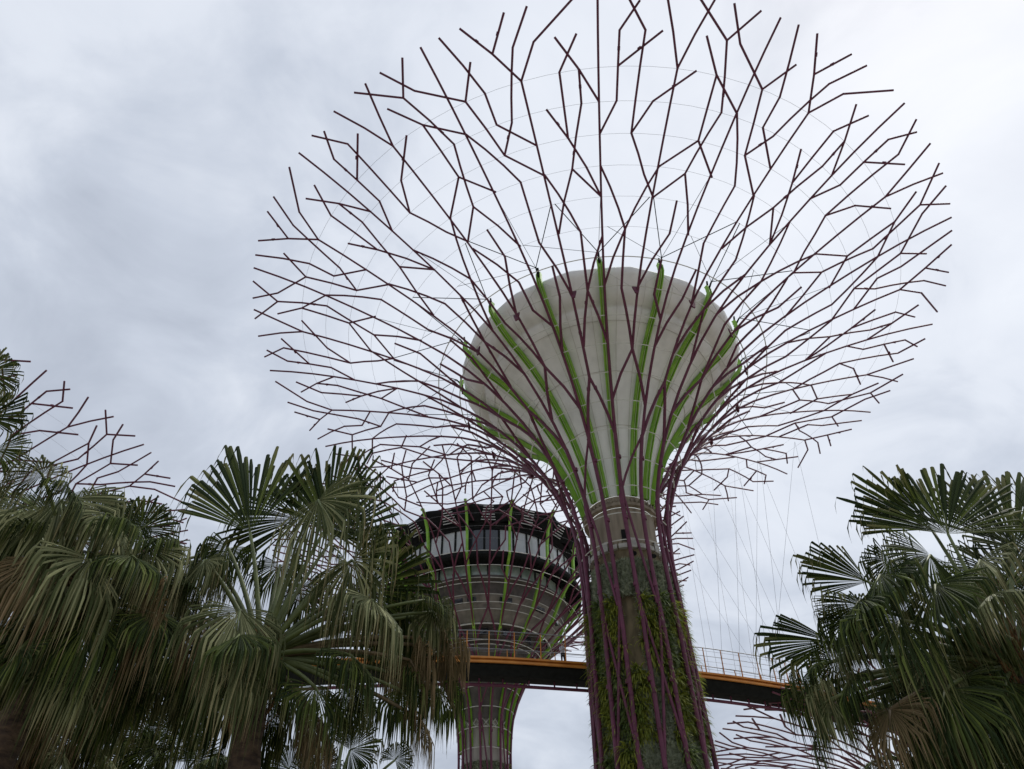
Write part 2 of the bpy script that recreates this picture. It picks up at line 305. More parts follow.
FUN = [(2.42, 29.9), (2.75, 31.4), (3.3, 33.2), (4.05, 35), (5.0, 36.7), (6.2, 38.4), (7.6, 39.9), (8.9, 40.95), (9.72, 41.5), (9.74, 41.9), (10.12, 41.88), (10.7, 42.4), (11.25, 43.1), (11.42, 43.3), (11.66, 43.75), (11.45, 44.15), (11.1, 44.2), (9.8, 42.2)]
def fprof(t):
    i = min(int(t), len(FUN)-2); q = t-i; return (FUN[i][0]+(FUN[i+1][0]-FUN[i][0])*q, FUN[i][1]+(FUN[i+1][1]-FUN[i][1])*q)
def funnel_parts(root):
    b = MB(); FC = lambda t, j: FUN[j][0]*.75*(cos(pi/16)/cos((t+pi/16+radians(.4)) % (pi/8)-pi/16)-1)*min(1, j/6)
    b.lathe([(r, z+EYE) for r, z in FUN], 128, wob=FC); b.build('funnel', M['funnel'], root, True)
    # faint vertical membrane seams
    b = MB()
    for i in range(32):
        t = 2*pi*(i+.5)/32
        for j in range(0, 12):
            (r0, z0), (r1, z1) = FUN[j], FUN[j+1]; b.seg((r0*sin(t), -r0*cos(t), z0+EYE), (r1*sin(t), -r1*cos(t), z1+EYE), .012, n=4, cap=False)
    for j in (3, 5, 7):
        r_, z_ = FUN[j]
        for i in range(96): a_, c2 = 2*pi*i/96, 2*pi*(i+1)/96; b.seg((r_*sin(a_), -r_*cos(a_), z_+EYE), (r_*sin(c2), -r_*cos(c2), z_+EYE), .02, n=4, cap=False)
    b.build('membrane_seam', M['seam'], root)
    # green ribs
    for i in range(16):
        t = radians(22.5*i-.4); X = Vector((cos(t), sin(t), 0)); O = Vector((sin(t), -cos(t), 0)); b = MB()
        js = [0, 1, 2, 3, 4, 5, 6, 7, 8, 11, 12, 13, 14]; C_ = []
        for j in js: r, z = FUN[j]; C_.append(O*r + Vector((0, 0, z+EYE)))
        C_.append(O*11.66+Vector((0, 0, 44.3+EYE))); C_.append(O*11.6+Vector((0, 0, 44.5+EYE)))
        nrm = []
        for j in range(len(C_)):
            d = (C_[min(j+1, len(C_)-1)]-C_[max(j-1, 0)]).normalized(); nrm.append((O*d.z - Vector((0, 0, 1))*d.dot(O)).normalized())
        for sgn, wd, m0 in ((-1, .07, 0), (1, .07, 0)):
            i0 = len(b.v)
            for c, q in zip(C_, nrm):
                for a_, h_ in ((sgn*.15-wd/2, 0), (sgn*.15+wd/2, 0), (sgn*.15+wd/2, .30), (sgn*.15-wd/2, .30)): b.v.append(c+X*a_+q*h_)
            for j in range(len(C_)-1):
                for k in range(4): b.f.append((i0+4*j+k, i0+4*j+(k+1) % 4, i0+4*j+4+(k+1) % 4, i0+4*j+4+k)); b.mi.append(m0)
            b.f.append((i0+3, i0+2, i0+1, i0)); e_ = i0+4*(len(C_)-1); b.f.append((e_, e_+1, e_+2, e_+3)); b.mi += [0, 0]
        i0 = len(b.v)
        for c, q in zip(C_, nrm):
            for a_, h_ in ((-.11, .02), (.11, .02), (.11, .17), (-.11, .17)): b.v.append(c+X*a_+q*h_)
        for j in range(len(C_)-1):
            for k in range(4): b.f.append((i0+4*j+k, i0+4*j+(k+1) % 4, i0+4*j+4+(k+1) % 4, i0+4*j+4+k)); b.mi.append(0)
        for j in range(len(C_)-3): b.seg(C_[j]+nrm[j]*.24, C_[j+1]+nrm[j+1]*.24, .022, n=4, cap=False, mi=1)
        rb = b.build('rib', [M['rib'], M['ribline']], root)
        # fork of stays from the rib head to the net
        b = MB(); head = O*12.25+Vector((0, 0, 44.75+EYE)); u = i*2
        b.seg(O*11.7+Vector((0, 0, 44.0+EYE)), head, .1, .06, 8); b.seg(O*11.75+Vector((0, 0, 44.1+EYE)), O*11.9+Vector((0, 0, 45.1+EYE)), .09, .07, 8)
        for du, k in ((-.96, 4), (.96, 4), (-1.9, 5), (0, 3)): b.seg(head, P(u+du+(.02), k), .035 if abs(du) < 1.5 and k == 4 else .018, n=5, cap=False)
        b.build('stay_cable', M['dark'], root)
        # clevis plates hung between net and rim
        b = MB(); c = P(u+1, 7.1, -.05)
        i0 = len(b.v); tt = radians((u+1)*11.25); X2 = Vector((cos(tt), sin(tt), 0)); O2 = Vector((sin(tt), -cos(tt), 0))
        for y_ in (-.05, .05):
            for a_, z_ in ((-.28, .25), (.28, .25), (.12, -.42), (-.12, -.42)): b.v.append(c+X2*a_+Vector((0, 0, z_))+O2*y_)
        for q in ((0, 1, 2, 3), (7, 6, 5, 4), (0, 4, 5, 1), (1, 5, 6, 2), (2, 6, 7, 3), (3, 7, 4, 0)): b.f.append(tuple(i0+k for k in q)); b.mi.append(0)
        for s_ in (-1, 1):
            tt2 = radians((u+1+s_)*11.25-.4); h2 = Vector((sin(tt2)*11.6, -cos(tt2)*11.6, 43.7+EYE)); b.seg(c, h2, .02, n=4, cap=False, mi=1)
        b.build('bracket', [M['rod'], M['cable']], root)
    # concrete collar under the funnel, bracket band and notched corbels
    b = MB(); b.lathe([(2.30, 25.6+EYE), (2.30, 29.0+EYE)], 64); b.build('concrete_collar', M['conc'], root, True)
    b = MB(); b.lathe([(2.36, 29.0+EYE), (2.62, 29.05+EYE), (2.62, 29.3+EYE), (2.4, 29.35+EYE), (2.38, 29.9+EYE)], 64)
    for i in range(48):
        t = 2*pi*i/48; b.box((2.52*sin(t), -2.52*cos(t), 29.45+EYE), .07, .3, .3, rz=t)
    b.build('bearing_ring', M['conc'], root)
    b = MB()
    for i in range(24):
        t0 = 2*pi*i/24; zc = 25.75+EYE; t1 = t0+2*pi/24; hh = .34 if i % 3 else .72
        b.lathe([(2.32, zc), (2.55, zc+.02), (2.55, zc+hh), (2.32, zc+hh+.02)], 3, t0+.02, t1-.02)
    b.build('corbel_ring', M['bracket'], root)
    b = MB(); t = radians(-2); b.box((2.42*sin(t), -2.42*cos(t), 26.75+EYE), .45, .22, .75, rz=t); b.build('service_box', M['dark'], root)
    for i in range(12):
        t = 2*pi*i/12+.12; b = MB(); b.seg((2.5*sin(t), -2.5*cos(t), 25.35+EYE), (2.75*sin(t), -2.75*cos(t), 25.15+EYE), .11, .15, 10); b.seg((2.5*sin(t), -2.5*cos(t), 25.1+EYE), (2.5*sin(t), -2.5*cos(t), 25.5+EYE), .03, n=6); b.build('spotlight', M['dark'], root)

# planting cells on the trunk ------------------------------------------------
def fern_cell(seed, h, n_, ln, mt, big=1.0):
    """rosettes of arching fern leaves rooted in the planting felt"""
    r = random.Random(seed); b = MB(); X0 = Vector((0, 0, 1))
    for c_ in range(int(h*6.5)):
        t0 = max(-.16, min(.16, r.gauss(0, .09))); z0 = r.uniform(0, h); R0 = r.uniform(.6, 1.2)
        for i in range(int(34*R0)):
            t = t0+r.gauss(0, .018); o = Vector((sin(t), -cos(t), 0)); tg = Vector((cos(t), sin(t), 0)); p = o*2.6+Vector((0, 0, z0+r.gauss(0, .05)))
            an = r.uniform(0, 2*pi); sp = r.uniform(.2, 1.5); d = (o*1.0+tg*cos(an)*sp+X0*(sin(an)*sp+.25)).normalized(); l = ln*R0*r.uniform(.35, .75); wd = r.uniform(.045, .085)*big
            sd_ = d.cross(X0)
            if sd_.length < .1: sd_ = tg.copy()
            sd_.normalize(); sd_ = (sd_+X0*r.uniform(-.5, .5)).normalized(); i0 = len(b.v); st = 6
            for j in range(st+1):
                f = j/st; ww = wd*(1-f*.95)*(1 if j % 2 else .4)
                b.v += [p-sd_*ww, p+sd_*ww]; p = p+d*(l/st); d = (d+Vector((0, 0, -.30))).normalized()
            for j in range(st): b.f.append((i0+2*j, i0+2*j+1, i0+2*j+3, i0+2*j+2)); b.mi.append(0)
    return b
def mat_cell(seed, h, n_):
    r = random.Random(seed); b = MB()
    for i in range(n_):
        t = r.uniform(-.165, .165); z = r.uniform(0, h); o = Vector((sin(t), -cos(t), 0)); c = o*(2.5+.22*max(0, sin(t*31+z*2.1)*sin(z*3.3+t*17))+r.uniform(0, .14))+Vector((0, 0, z))
        for q in range(3):
            d = (o*.8+Vector((r.uniform(-1, 1), r.uniform(-1, 1), r.uniform(-1, .8)))).normalized(); s_ = d.cross(o)
            if s_.length < .05: continue
            s_.normalize(); l = r.uniform(.12, .42); i0 = len(b.v); b.v += [c-s_*.04, c+s_*.04, c+d*l]; b.f.append((i0, i0+1, i0+2)); b.mi.append(0)
    return b

# ------------------------------------------------------------------ main supertree
T1 = Vector((7.438, 45, 0)); A1 = radians(-3.2)
t1 = empty('supertree', T1, A1)
tag(t1, 'huge steel supertree with white funnel, lime green ribs and spreading plum branches, planted trunk', 'supertree', 'steel supertrees in the garden')
make_supertree(t1); funnel_parts(t1)
# five heights of cells x sixteen sectors between the rods
rows = [(23.6, 2.4), (18.9, 4.6), (14.9, 3.9), (9.5, 5.2), (3.5, 5.6)]
proto = {}
def cell(kind, ri, seed):
    z, h = rows[ri]; key = (kind, ri, seed)
    if key not in proto:
        if kind == 'F': proto[key] = (fern_cell(seed, h, int(120*h), 1.65, None, 1.7), M['fern'])
        elif kind == 'D': proto[key] = (fern_cell(seed, h, int(110*h), 1.5, None, 1.7), M['fern2'])
        else: proto[key] = (mat_cell(seed, h, int(420*h)), M['tilland'])
    return proto[key]
meshes = {}
PAT = ['GGGDGGGDGGGG.GGG', 'FDFFDDFDFDFDFDF.', 'GFDFGFDDFDFDGFDF', 'GDG.GDFDGFGDGDFG', 'DGFDGDFGDGFDGDFG']
def plant_trunk(root, dz=0, z_min=0):
    under = mat_cell(77, 4.6, 1500)
    for ri in range(5):
        for s_ in range(16):
            k = PAT[ri][s_]
            if k in 'FD':
                if 'u' not in meshes: o = under.build('epiphyte_mat', M['tilland'], root); meshes['u'] = o.data
                else: o = bpy.data.objects.new('epiphyte_mat', meshes['u']); COL.objects.link(o); o.parent = root
                wid = 1+max(0, (16-rows[ri][0]))*.012; o.location = (0, 0, rows[ri][0]+EYE-1.2); o.rotation_euler = (0, 0, radians(22.5*s_+11.25)); o.scale = (wid*1.01, wid*1.01, rows[ri][1]/4.6)
            if k == '.' or rows[ri][0] < z_min: continue
            key = (k, ri, (s_*7+ri) % 3)
            if key not in meshes:
                b, mt = cell(*key); o = b.build('epiphyte_mat' if k == 'G' else 'fern_planting', mt, root); meshes[key] = o.data
            else:
                o = bpy.data.objects.new('epiphyte_mat' if k == 'G' else 'fern_planting', meshes[key]); COL.objects.link(o); o.parent = root
            wid = 1+max(0, (16-rows[ri][0]))*.012
            o.location = (0, 0, rows[ri][0]+EYE-1.2); o.rotation_euler = (0, 0, radians(22.5*s_+11.25)); o.scale = (wid, wid, 1)
plant_trunk(t1)

# ------------------------------------------------------------------ second supertree with the restaurant
T2 = Vector((-4.4, 91, 0)); SZ = 1.085; SX = .97
t2 = empty('supertree', T2, radians(-7)); t2.scale = (SX, SX, SZ)
tag(t2, 'supertree behind the skyway carrying a round glazed restaurant under a dark wavy roof', 'supertree', 'steel supertrees in the garden')
RADF[0] = 1.155; FLARE[0] = .24; make_supertree(t2); FLARE[0] = 0.0; RADF[0] = 1.0
for ch in list(t1.children):
    if ch.name.split('.')[0] in ('epiphyte_mat', 'fern_planting'): clone(ch, t2)
def z2(h): return (h+EYE)/SZ
M['glass'] = mat('pale_blind_glass', (.50, .52, .50), (.40, .43, .43), .5, .12, spec=.7)
M['glassdark'] = mat('dark_glass', (.03, .035, .045), (.02, .025, .03), 2, .1, spec=.8)
M['glassgreen'] = mat('greenish_glass', (.40, .48, .42), (.22, .30, .26), 1.2, .12, spec=.7)
M['cladding'] = mat('grey_cladding', (.12, .105, .095), (.07, .062, .058), 1.2, .7)
M['cladlight'] = mat('light_grey_cladding', (.26, .24, .215), (.15, .14, .125), 1, .7)
M['concpale'] = mat('pale_core_concrete', (.40, .38, .34), (.28, .26, .23), 1.2, .85, stretch=(1, 1, .3))
NW = 40
b = MB()
for i in range(NW):
    t = 2*pi*i/NW; b.lathe([(12.05, z2(47.6)), (12.05, z2(51.4))], 1, t-.012, t+.012)
b.lathe([(12.0, z2(51.3)), (12.15, z2(51.3)), (12.15, z2(51.6))], 80); b.lathe([(12.15, z2(47.5)), (12.15, z2(47.75)), (11.9, z2(47.75))], 80)
b.build('window_frame', M['dark'], t2)
for i in range(NW):
    t0 = 2*pi*i/NW; t1_ = 2*pi*(i+1)/NW; b = MB(); b.lathe([(11.98, z2(47.7)), (11.98, z2(51.35))], 2, t0+.008, t1_-.008)
    b.build('window', M['glassdark'] if i in (0, 1, 11, 24, 33) else M['glass'], t2)
b = MB(); b.lathe([(11.2, z2(46.9)), (13.0, z2(46.9)), (13.2, z2(47.15)), (13.2, z2(47.6)), (12.1, z2(47.62))], 96)
for i in range(96):
    t = 2*pi*i/96; b.box((12.3*sin(t), -12.3*cos(t), z2(46.8)), .06, 1.6, .16, rz=t)
b.build('balcony_ring', M['dark'], t2)
b = MB(); b.lathe([(10.9, z2(45.4)), (10.95, z2(46.95))], 64); b.build('lower_window_band', M['glassgreen'], t2)
for i in range(32):
    t = 2*pi*i/32; b = MB(); b.box((11.0*sin(t), -11.0*cos(t), z2(46.15)), .14, .14, 1.5, rz=t); b.build('mullion', M['dark'], t2)
b = MB(); b.lathe([(11.0, z2(45.4)), (11.3, z2(45.35)), (11.3, z2(45.05)), (10.6, z2(44.9)), (10.2, z2(43.6)), (10.2, z2(43.5))], 64); b.build('funnel_cladding', M['cladding'], t2)
b = MB(); b.lathe([(10.2, z2(43.5)), (9.3, z2(42.1)), (9.3, z2(42.0)), (8.3, z2(40.9)), (8.2, z2(40.8))], 64); b.build('funnel_cladding', M['cladlight'], t2)
b = MB(); b.lathe([(8.0, z2(40.8)), (7.0, z2(40.7)), (6.9, z2(39.6)), (5.9, z2(39.5)), (5.8, z2(38.4)), (4.7, z2(37.3)), (4.0, z2(35.5)), (3.3, z2(33.5)), (2.9, z2(31.5))], 64); b.build('funnel_cladding', M['cladding'], t2)
b = MB(); b.lathe([(2.75, z2(27)), (2.75, z2(33.5))], 48); b.build('concrete_core', M['concpale'], t2, True)
b = MB(); b.box((.2, -2.76, z2(33.6)), 1.1, .12, 2.6); b.box((-5.9, -6.2, z2(41.9)), .9, .2, .8, rz=-.72); b.build('door_opening', M['glassdark'], t2)
for i in range(20):
    t = 2*pi*(i+.37*(i % 3))/20; b = MB(); b.box((9.72*sin(t), -9.72*cos(t), z2(42.9)), 1.1+.5*(i % 2), .5, .55, rz=t); b.build('vent_opening', M['glassdark'], t2)
for i in range(14):
    t = 2*pi*(i+.3)/14; b = MB(); b.box((6.95*sin(t), -6.95*cos(t), z2(40.15)), 1.3, .25, .7, rz=t); b.build('vent_opening', M['glassdark'], t2)
b = MB()
for i in range(24):
    t = 2*pi*i/24+.06; a_ = Vector((2.85*sin(t), -2.85*cos(t), z2(30.6))); c_ = Vector((3.0*sin(t+.3), -3.0*cos(t+.3), z2(31.5))); b.seg(a_, c_, .06, n=5); b.seg(Vector((a_.x, a_.y, c_.z)), Vector((c_.x, c_.y, a_.z)), .06, n=5)
b.build('truss_ring', M['bracket'], t2)
for k, (r_, z_) in enumerate([(11.5, 44.9), (10.6, 43.2), (9.6, 41.8), (8.6, 40.4), (7.3, 39)]):
    b = MB()
    for i in range(64):
        a_, c_ = 2*pi*i/64, 2*pi*(i+1)/64; b.seg((r_*sin(a_), -r_*cos(a_), z2(z_)), (r_*sin(c_), -r_*cos(c_), z2(z_)), .045, n=4, cap=False)
    b.build('hoop_cable', M['cable'], t2)
# wavy roof of louvred petals
def rw(t, j): return (.55*cos(16*t) if j in (0, 1, 2) else .2*cos(16*t))
b = MB(); b.lathe([(12.6, z2(51.9)), (13.9, z2(53.1)), (14.3, z2(53.5)), (14.0, z2(53.8)), (11, z2(54.6)), (5, z2(55.3)), (.2, z2(55.6))], 160, wob=rw); b.lathe([(12.1, z2(51.5)), (12.7, z2(51.9))], 96); b.build('roof', M['dark'], t2, True)
for i in range(16):
    t = 2*pi*(i+.5)/16; b = MB(); X = Vector((cos(t), sin(t), 0)); O = Vector((sin(t), -cos(t), 0))
    for j in range(6): b.box(O*(12.9+j*.26)+Vector((0, 0, z2(52.15)+j*.21)), 1.9-.12*j, .05, .1, rz=t)
    b.build('louvre', M['cable'], t2)
for i in range(16):
    t = 2*pi*i/16; O = Vector((sin(t), -cos(t), 0)); b = MB(); X = Vector((cos(t), sin(t), 0))
    pts = [(2.6, 28.6), (2.75, 31), (3.1, 33.2), (4.0, 35.3), (4.9, 37.1), (6.7, 39.1), (8.4, 40.7), (9.7, 42.1), (11.1, 44.6), (12.3, 46.3), (13.3, 47.1), (13.4, 49.5), (13.8, 51.5), (14.7, 53.3), (15.1, 53.8), (15.5, 53.6)]
    C_ = [O*(r_+.15)+Vector((0, 0, z2(h_))) for r_, h_ in pts]; i0 = len(b.v)
    for j, c in enumerate(C_):
        d = (C_[min(j+1, len(C_)-1)]-C_[max(j-1, 0)]).normalized(); q = (O*d.z-Vector((0, 0, 1))*d.dot(O)).normalized(); wd = .15
        for a_, h_ in ((-wd, 0), (wd, 0), (wd, .3), (-wd, .3)): b.v.append(c+X*a_+q*h_)
    for j in range(len(C_)-1):
        for k in range(4): b.f.append((i0+4*j+k, i0+4*j+(k+1) % 4, i0+4*j+4+(k+1) % 4, i0+4*j+4+k)); b.mi.append(0)
    b.f.append((i0+3, i0+2, i0+1, i0)); e_ = i0+4*(len(C_)-1); b.f.append((e_, e_+1, e_+2, e_+3)); b.mi += [0, 0]
    b.build('rib', M['rib'], t2)

# ------------------------------------------------------------------ third and fourth supertrees, mostly out of frame
def copy_tree(loc, s, rz, label, parts=('branch', 'trunk_rod', 'trunk_core', 'epiphyte_mat', 'fern_planting', 'hoop_cable')):
    t = empty('supertree', loc, rz); t.scale = (s, s, s)
    tag(t, label, 'supertree', 'steel supertrees in the garden')
    for ch in list(t1.children):
        if ch.name.split('.')[0] in parts: clone(ch, t)
    return t
t3 = copy_tree((-53.3, 51, 0), .82, radians(10), 'supertree at the far left whose bare plum branch tips show above the palms')
t4 = copy_tree((33, 60, 0), .60, radians(6), 'low small supertree whose branch fan rises under the skyway beside the right palm')
for ch in list(t3.children):
    if ch.name.split('.')[0] == 'branch': bpy.data.objects.remove(ch)
RADF[0] = 1.15
for ci in range(8):
    for q in range(4):
        b = MB()
        for p in cell_polys(ci):
            if min(3, max(0, math.floor(sum(a for a, _ in p)/len(p)-4*ci+.5))) == q: draw(b, p)
        b.build('branch', M['rod'], t3)
RADF[0] = 1.0

t4.scale = (.62, .62, .43)
for ch in list(t4.children): bpy.data.objects.remove(ch)
RADF[0] = 1.7; FLARE[0] = .1; make_supertree(t4); RADF[0] = 1.0; FLARE[0] = 0.0
# ------------------------------------------------------------------ skyway
pts = [(-62, 52.5), (-45, 49), (-32, 47.2), (-22.8, 46.4), (-14, 46), (-7.6, 45.85), (-2.5, 46.15), (3.9, 47.5), (8, 48.6), (12.1, 49.6), (17.3, 51.6), (21.7, 53.8), (30, 58.5), (42, 68), (54, 80)]
def crom(P_, n_):
    o = []
    for i in range(1, len(P_)-2):
        p0, p1, p2, p3 = (Vector((*q, 0)) for q in P_[i-1:i+3])
        for k in range(n_):
            t = k/n_; o.append(.5*((2*p1)+(-p0+p2)*t+(2*p0-5*p1+4*p2-p3)*t*t+(-p0+3*p1-3*p2+p3)*t**3))
    o.append(Vector((*P_[-2], 0))); return o
path = crom(pts, 12); HD = 20.2+EYE
def frame(i):
    d = (path[min(i+1, len(path)-1)]-path[max(i-1, 0)]).normalized(); return d, Vector((-d.y, d.x, 0))     # left of travel = away from camera
def sweep(b, prof_, mi=0):
    i0 = len(b.v); n_ = len(prof_)
    for i, p in enumerate(path):
        d, s_ = frame(i)
        for a_, z_ in prof_: b.v.append(p+s_*a_+Vector((0, 0, HD+z_)))
    for i in range(len(path)-1):
        for k in range(n_): b.f.append((i0+i*n_+k, i0+i*n_+(k+1) % n_, i0+(i+1)*n_+(k+1) % n_, i0+(i+1)*n_+k)); b.mi.append(mi)
sk = empty('skyway', (path[30].x, path[30].y, 0)); OFF = -Vector((path[30].x, path[30].y, 0))
tag(sk, 'narrow orange edged aerial walkway with tall railing running behind the planted trunk', 'walkway')
def skb(b, name, mt):
    for i in range(len(b.v)): b.v[i] = b.v[i]+OFF
    return b.build(name, mt, sk)
b = MB(); sweep(b, [(-.0, -.12), (2.1, -.12), (2.1, -.4), (1.6, -.85), (.6, -.85), (.0, -.4)]); skb(b, 'deck', M['dark'])
b = MB(); sweep(b, [(-.12, .08), (-.0, .08), (-.0, -.26), (-.12, -.26)]); sweep(b, [(-.32, .02), (-.14, .02), (-.14, -.1), (-.32, -.1)]); sweep(b, [(-.28, -.22), (-.14, -.22), (-.14, -.34), (-.28, -.34)]); skb(b, 'edge_beam', M['orange'])
b = MB(); sweep(b, [(2.22, .1), (2.34, .1), (2.34, -.42), (2.22, -.42)]); skb(b, 'edge_beam', M['orange'])
for a_, z_, r_ in ((1.1, -1.25, .11),):
    b = MB(); q = []
    for i, p in enumerate(path): d, s_ = frame(i); q.append(p+s_*a_+Vector((0, 0, HD+z_)))
    for i in range(len(q)-1): b.seg(q[i], q[i+1], r_, n=8, cap=False)
    for i in range(0, len(q), 3): d, s_ = frame(i); b.seg(q[i], q[i]+Vector((0, 0, .5)), .06, n=6)
    skb(b, 'under_truss', M['rod'])
for side, so_ in ((0, -.1), (1, 2.3)):
    ln = -1 if side == 0 else 1
    for i in range(4, len(path)-4, 3 if side == 0 else 6):
        d, s_ = frame(i); p = path[i]+s_*so_+Vector((0, 0, HD)); b = MB(); tp = p+s_*(.12*ln)+Vector((0, 0, 1.75)); b.seg(p, tp, .045, .035, 6); skb(b, 'railing_post', M['orange'])
    b = MB()
    for z_, r_ in ((1.75, .035), (1.2, .02), (.85, .01), (.5, .01), (1.55, .01)):
        for i in range(len(path)-1):
            s0, s1 = frame(i)[1], frame(i+1)[1]; oo = so_+.12*ln*z_/1.75
            b.seg(path[i]+s0*oo+Vector((0, 0, HD+z_)), path[i+1]+s1*oo+Vector((0, 0, HD+z_)), r_, n=4, cap=False)
    skb(b, 'handrail', M['wire'])
# hanging cables from the net of the main tree down to the deck
def w1(u, k):
    v = P(u, k); c, s_ = cos(A1), sin(A1); return Vector((v.x*c-v.y*s_, v.x*s_+v.y*c, v.z))+T1
def deck(x_, side=-.1):
    j = min(range(len(path)), key=lambda i: abs(path[i].x-x_)); return path[j]+frame(j)[1]*side+Vector((0, 0, HD+.1))
for i in range(13):
    u = 11.1+i*.3+(i % 3)*.12; k = (i*3) % 5*.6+.5; a_ = w1(u, k); x0 = 12.2+(13-i)*.62
    for q in range(2):
        x_ = x0-1.2 if q == 0 else x0+6.5+(i % 3)*.5
        if q and i % 2: continue
        c_ = deck(x_, -.1 if i % 2 else 2.3); b = MB(); b.seg(a_, c_, .011, n=4, cap=False); skb(b, 'suspension_cable', M['wire'])

# person on the skyway ----------------------------------------------------
def person():
    j = min(range(len(path)), key=lambda i: abs(path[i].x-2.75)); d, s_ = frame(j); base = path[j]+s_*.5+Vector((0, 0, HD-.12))
    M['skin'] = mat('skin', (.42, .25, .17), (.38, .22, .15), 5, .6); M['trouser'] = mat('dark_trousers', (.02, .022, .03), None, 6, .9); M['shirt'] = mat('pale_shirt', (.55, .56, .6), None, 6, .9); M['hair'] = mat('black_hair', (.012, .01, .01), None, 20, .6)
    J = {'pel': (0, 0, .95, .14), 'chest': (0, 0, 1.3, .155), 'neck': (0, 0, 1.48, .055), 'head': (0, -.02, 1.62, .095), 'crown': (0, -.01, 1.7, .075),
         'hl': (.09, 0, .88, .095), 'kl': (.10, -.02, .48, .06), 'al': (.11, .01, .09, .042), 'tl': (.12, -.15, .04, .04),
         'hr': (-.09, 0, .88, .095), 'kr': (-.12, -.04, .48, .06), 'ar': (-.14, .0, .09, .042), 'tr': (-.15, -.16, .04, .04),
         'sl': (.18, 0, 1.4, .06), 'el': (.24, -.1, 1.14, .042), 'wl': (.16, -.34, 1.12, .03), 'fl': (.12, -.43, 1.12, .035),
         'sr': (-.18, 0, 1.4, .06), 'er': (-.24, -.08, 1.13, .042), 'wr': (-.16, -.32, 1.12, .03), 'fr': (-.12, -.41, 1.12, .035)}
    E_ = [('pel', 'chest'), ('chest', 'neck'), ('neck', 'head'), ('head', 'crown'), ('pel', 'hl'), ('hl', 'kl'), ('kl', 'al'), ('al', 'tl'), ('pel', 'hr'), ('hr', 'kr'), ('kr', 'ar'), ('ar', 'tr'),
          ('chest', 'sl'), ('sl', 'el'), ('el', 'wl'), ('wl', 'fl'), ('chest', 'sr'), ('sr', 'er'), ('er', 'wr'), ('wr', 'fr')]
    ks = list(J); me = bpy.data.meshes.new('person'); me.from_pydata([J[k][:3] for k in ks], [(ks.index(a), ks.index(c)) for a, c in E_], [])
    o = bpy.data.objects.new('person', me); COL.objects.link(o); o.modifiers.new('s', 'SKIN')
    for k, v in zip(ks, me.skin_vertices[0].data): v.radius = (J[k][3], J[k][3]*.85); v.use_root = (k == 'pel')
    sb = o.modifiers.new('u', 'SUBSURF'); sb.levels = sb.render_levels = 2
    dg = bpy.context.evaluated_depsgraph_get(); dg.update(); me2 = bpy.data.meshes.new_from_object(o.evaluated_get(dg)); o.modifiers.clear(); o.data = me2
    me2.materials.clear()
    for q in ('skin', 'trouser', 'shirt', 'hair'): me2.materials.append(M[q])
    for p in me2.polygons:
        c = p.center; p.use_smooth = True
        p.material_index = 1 if c.z < .98 and abs(c.x) < .22 and c.y > -.3 else (2 if c.z < 1.48 and c.y > -.3 else (3 if c.z > 1.66 or (c.z > 1.55 and c.y > .0) else 0))
    o.location = base; o.rotation_euler = (0, 0, atan2(d.y, d.x)+.2)
    tag(o, 'person in dark trousers and pale top standing at the orange railing', 'person')
person()

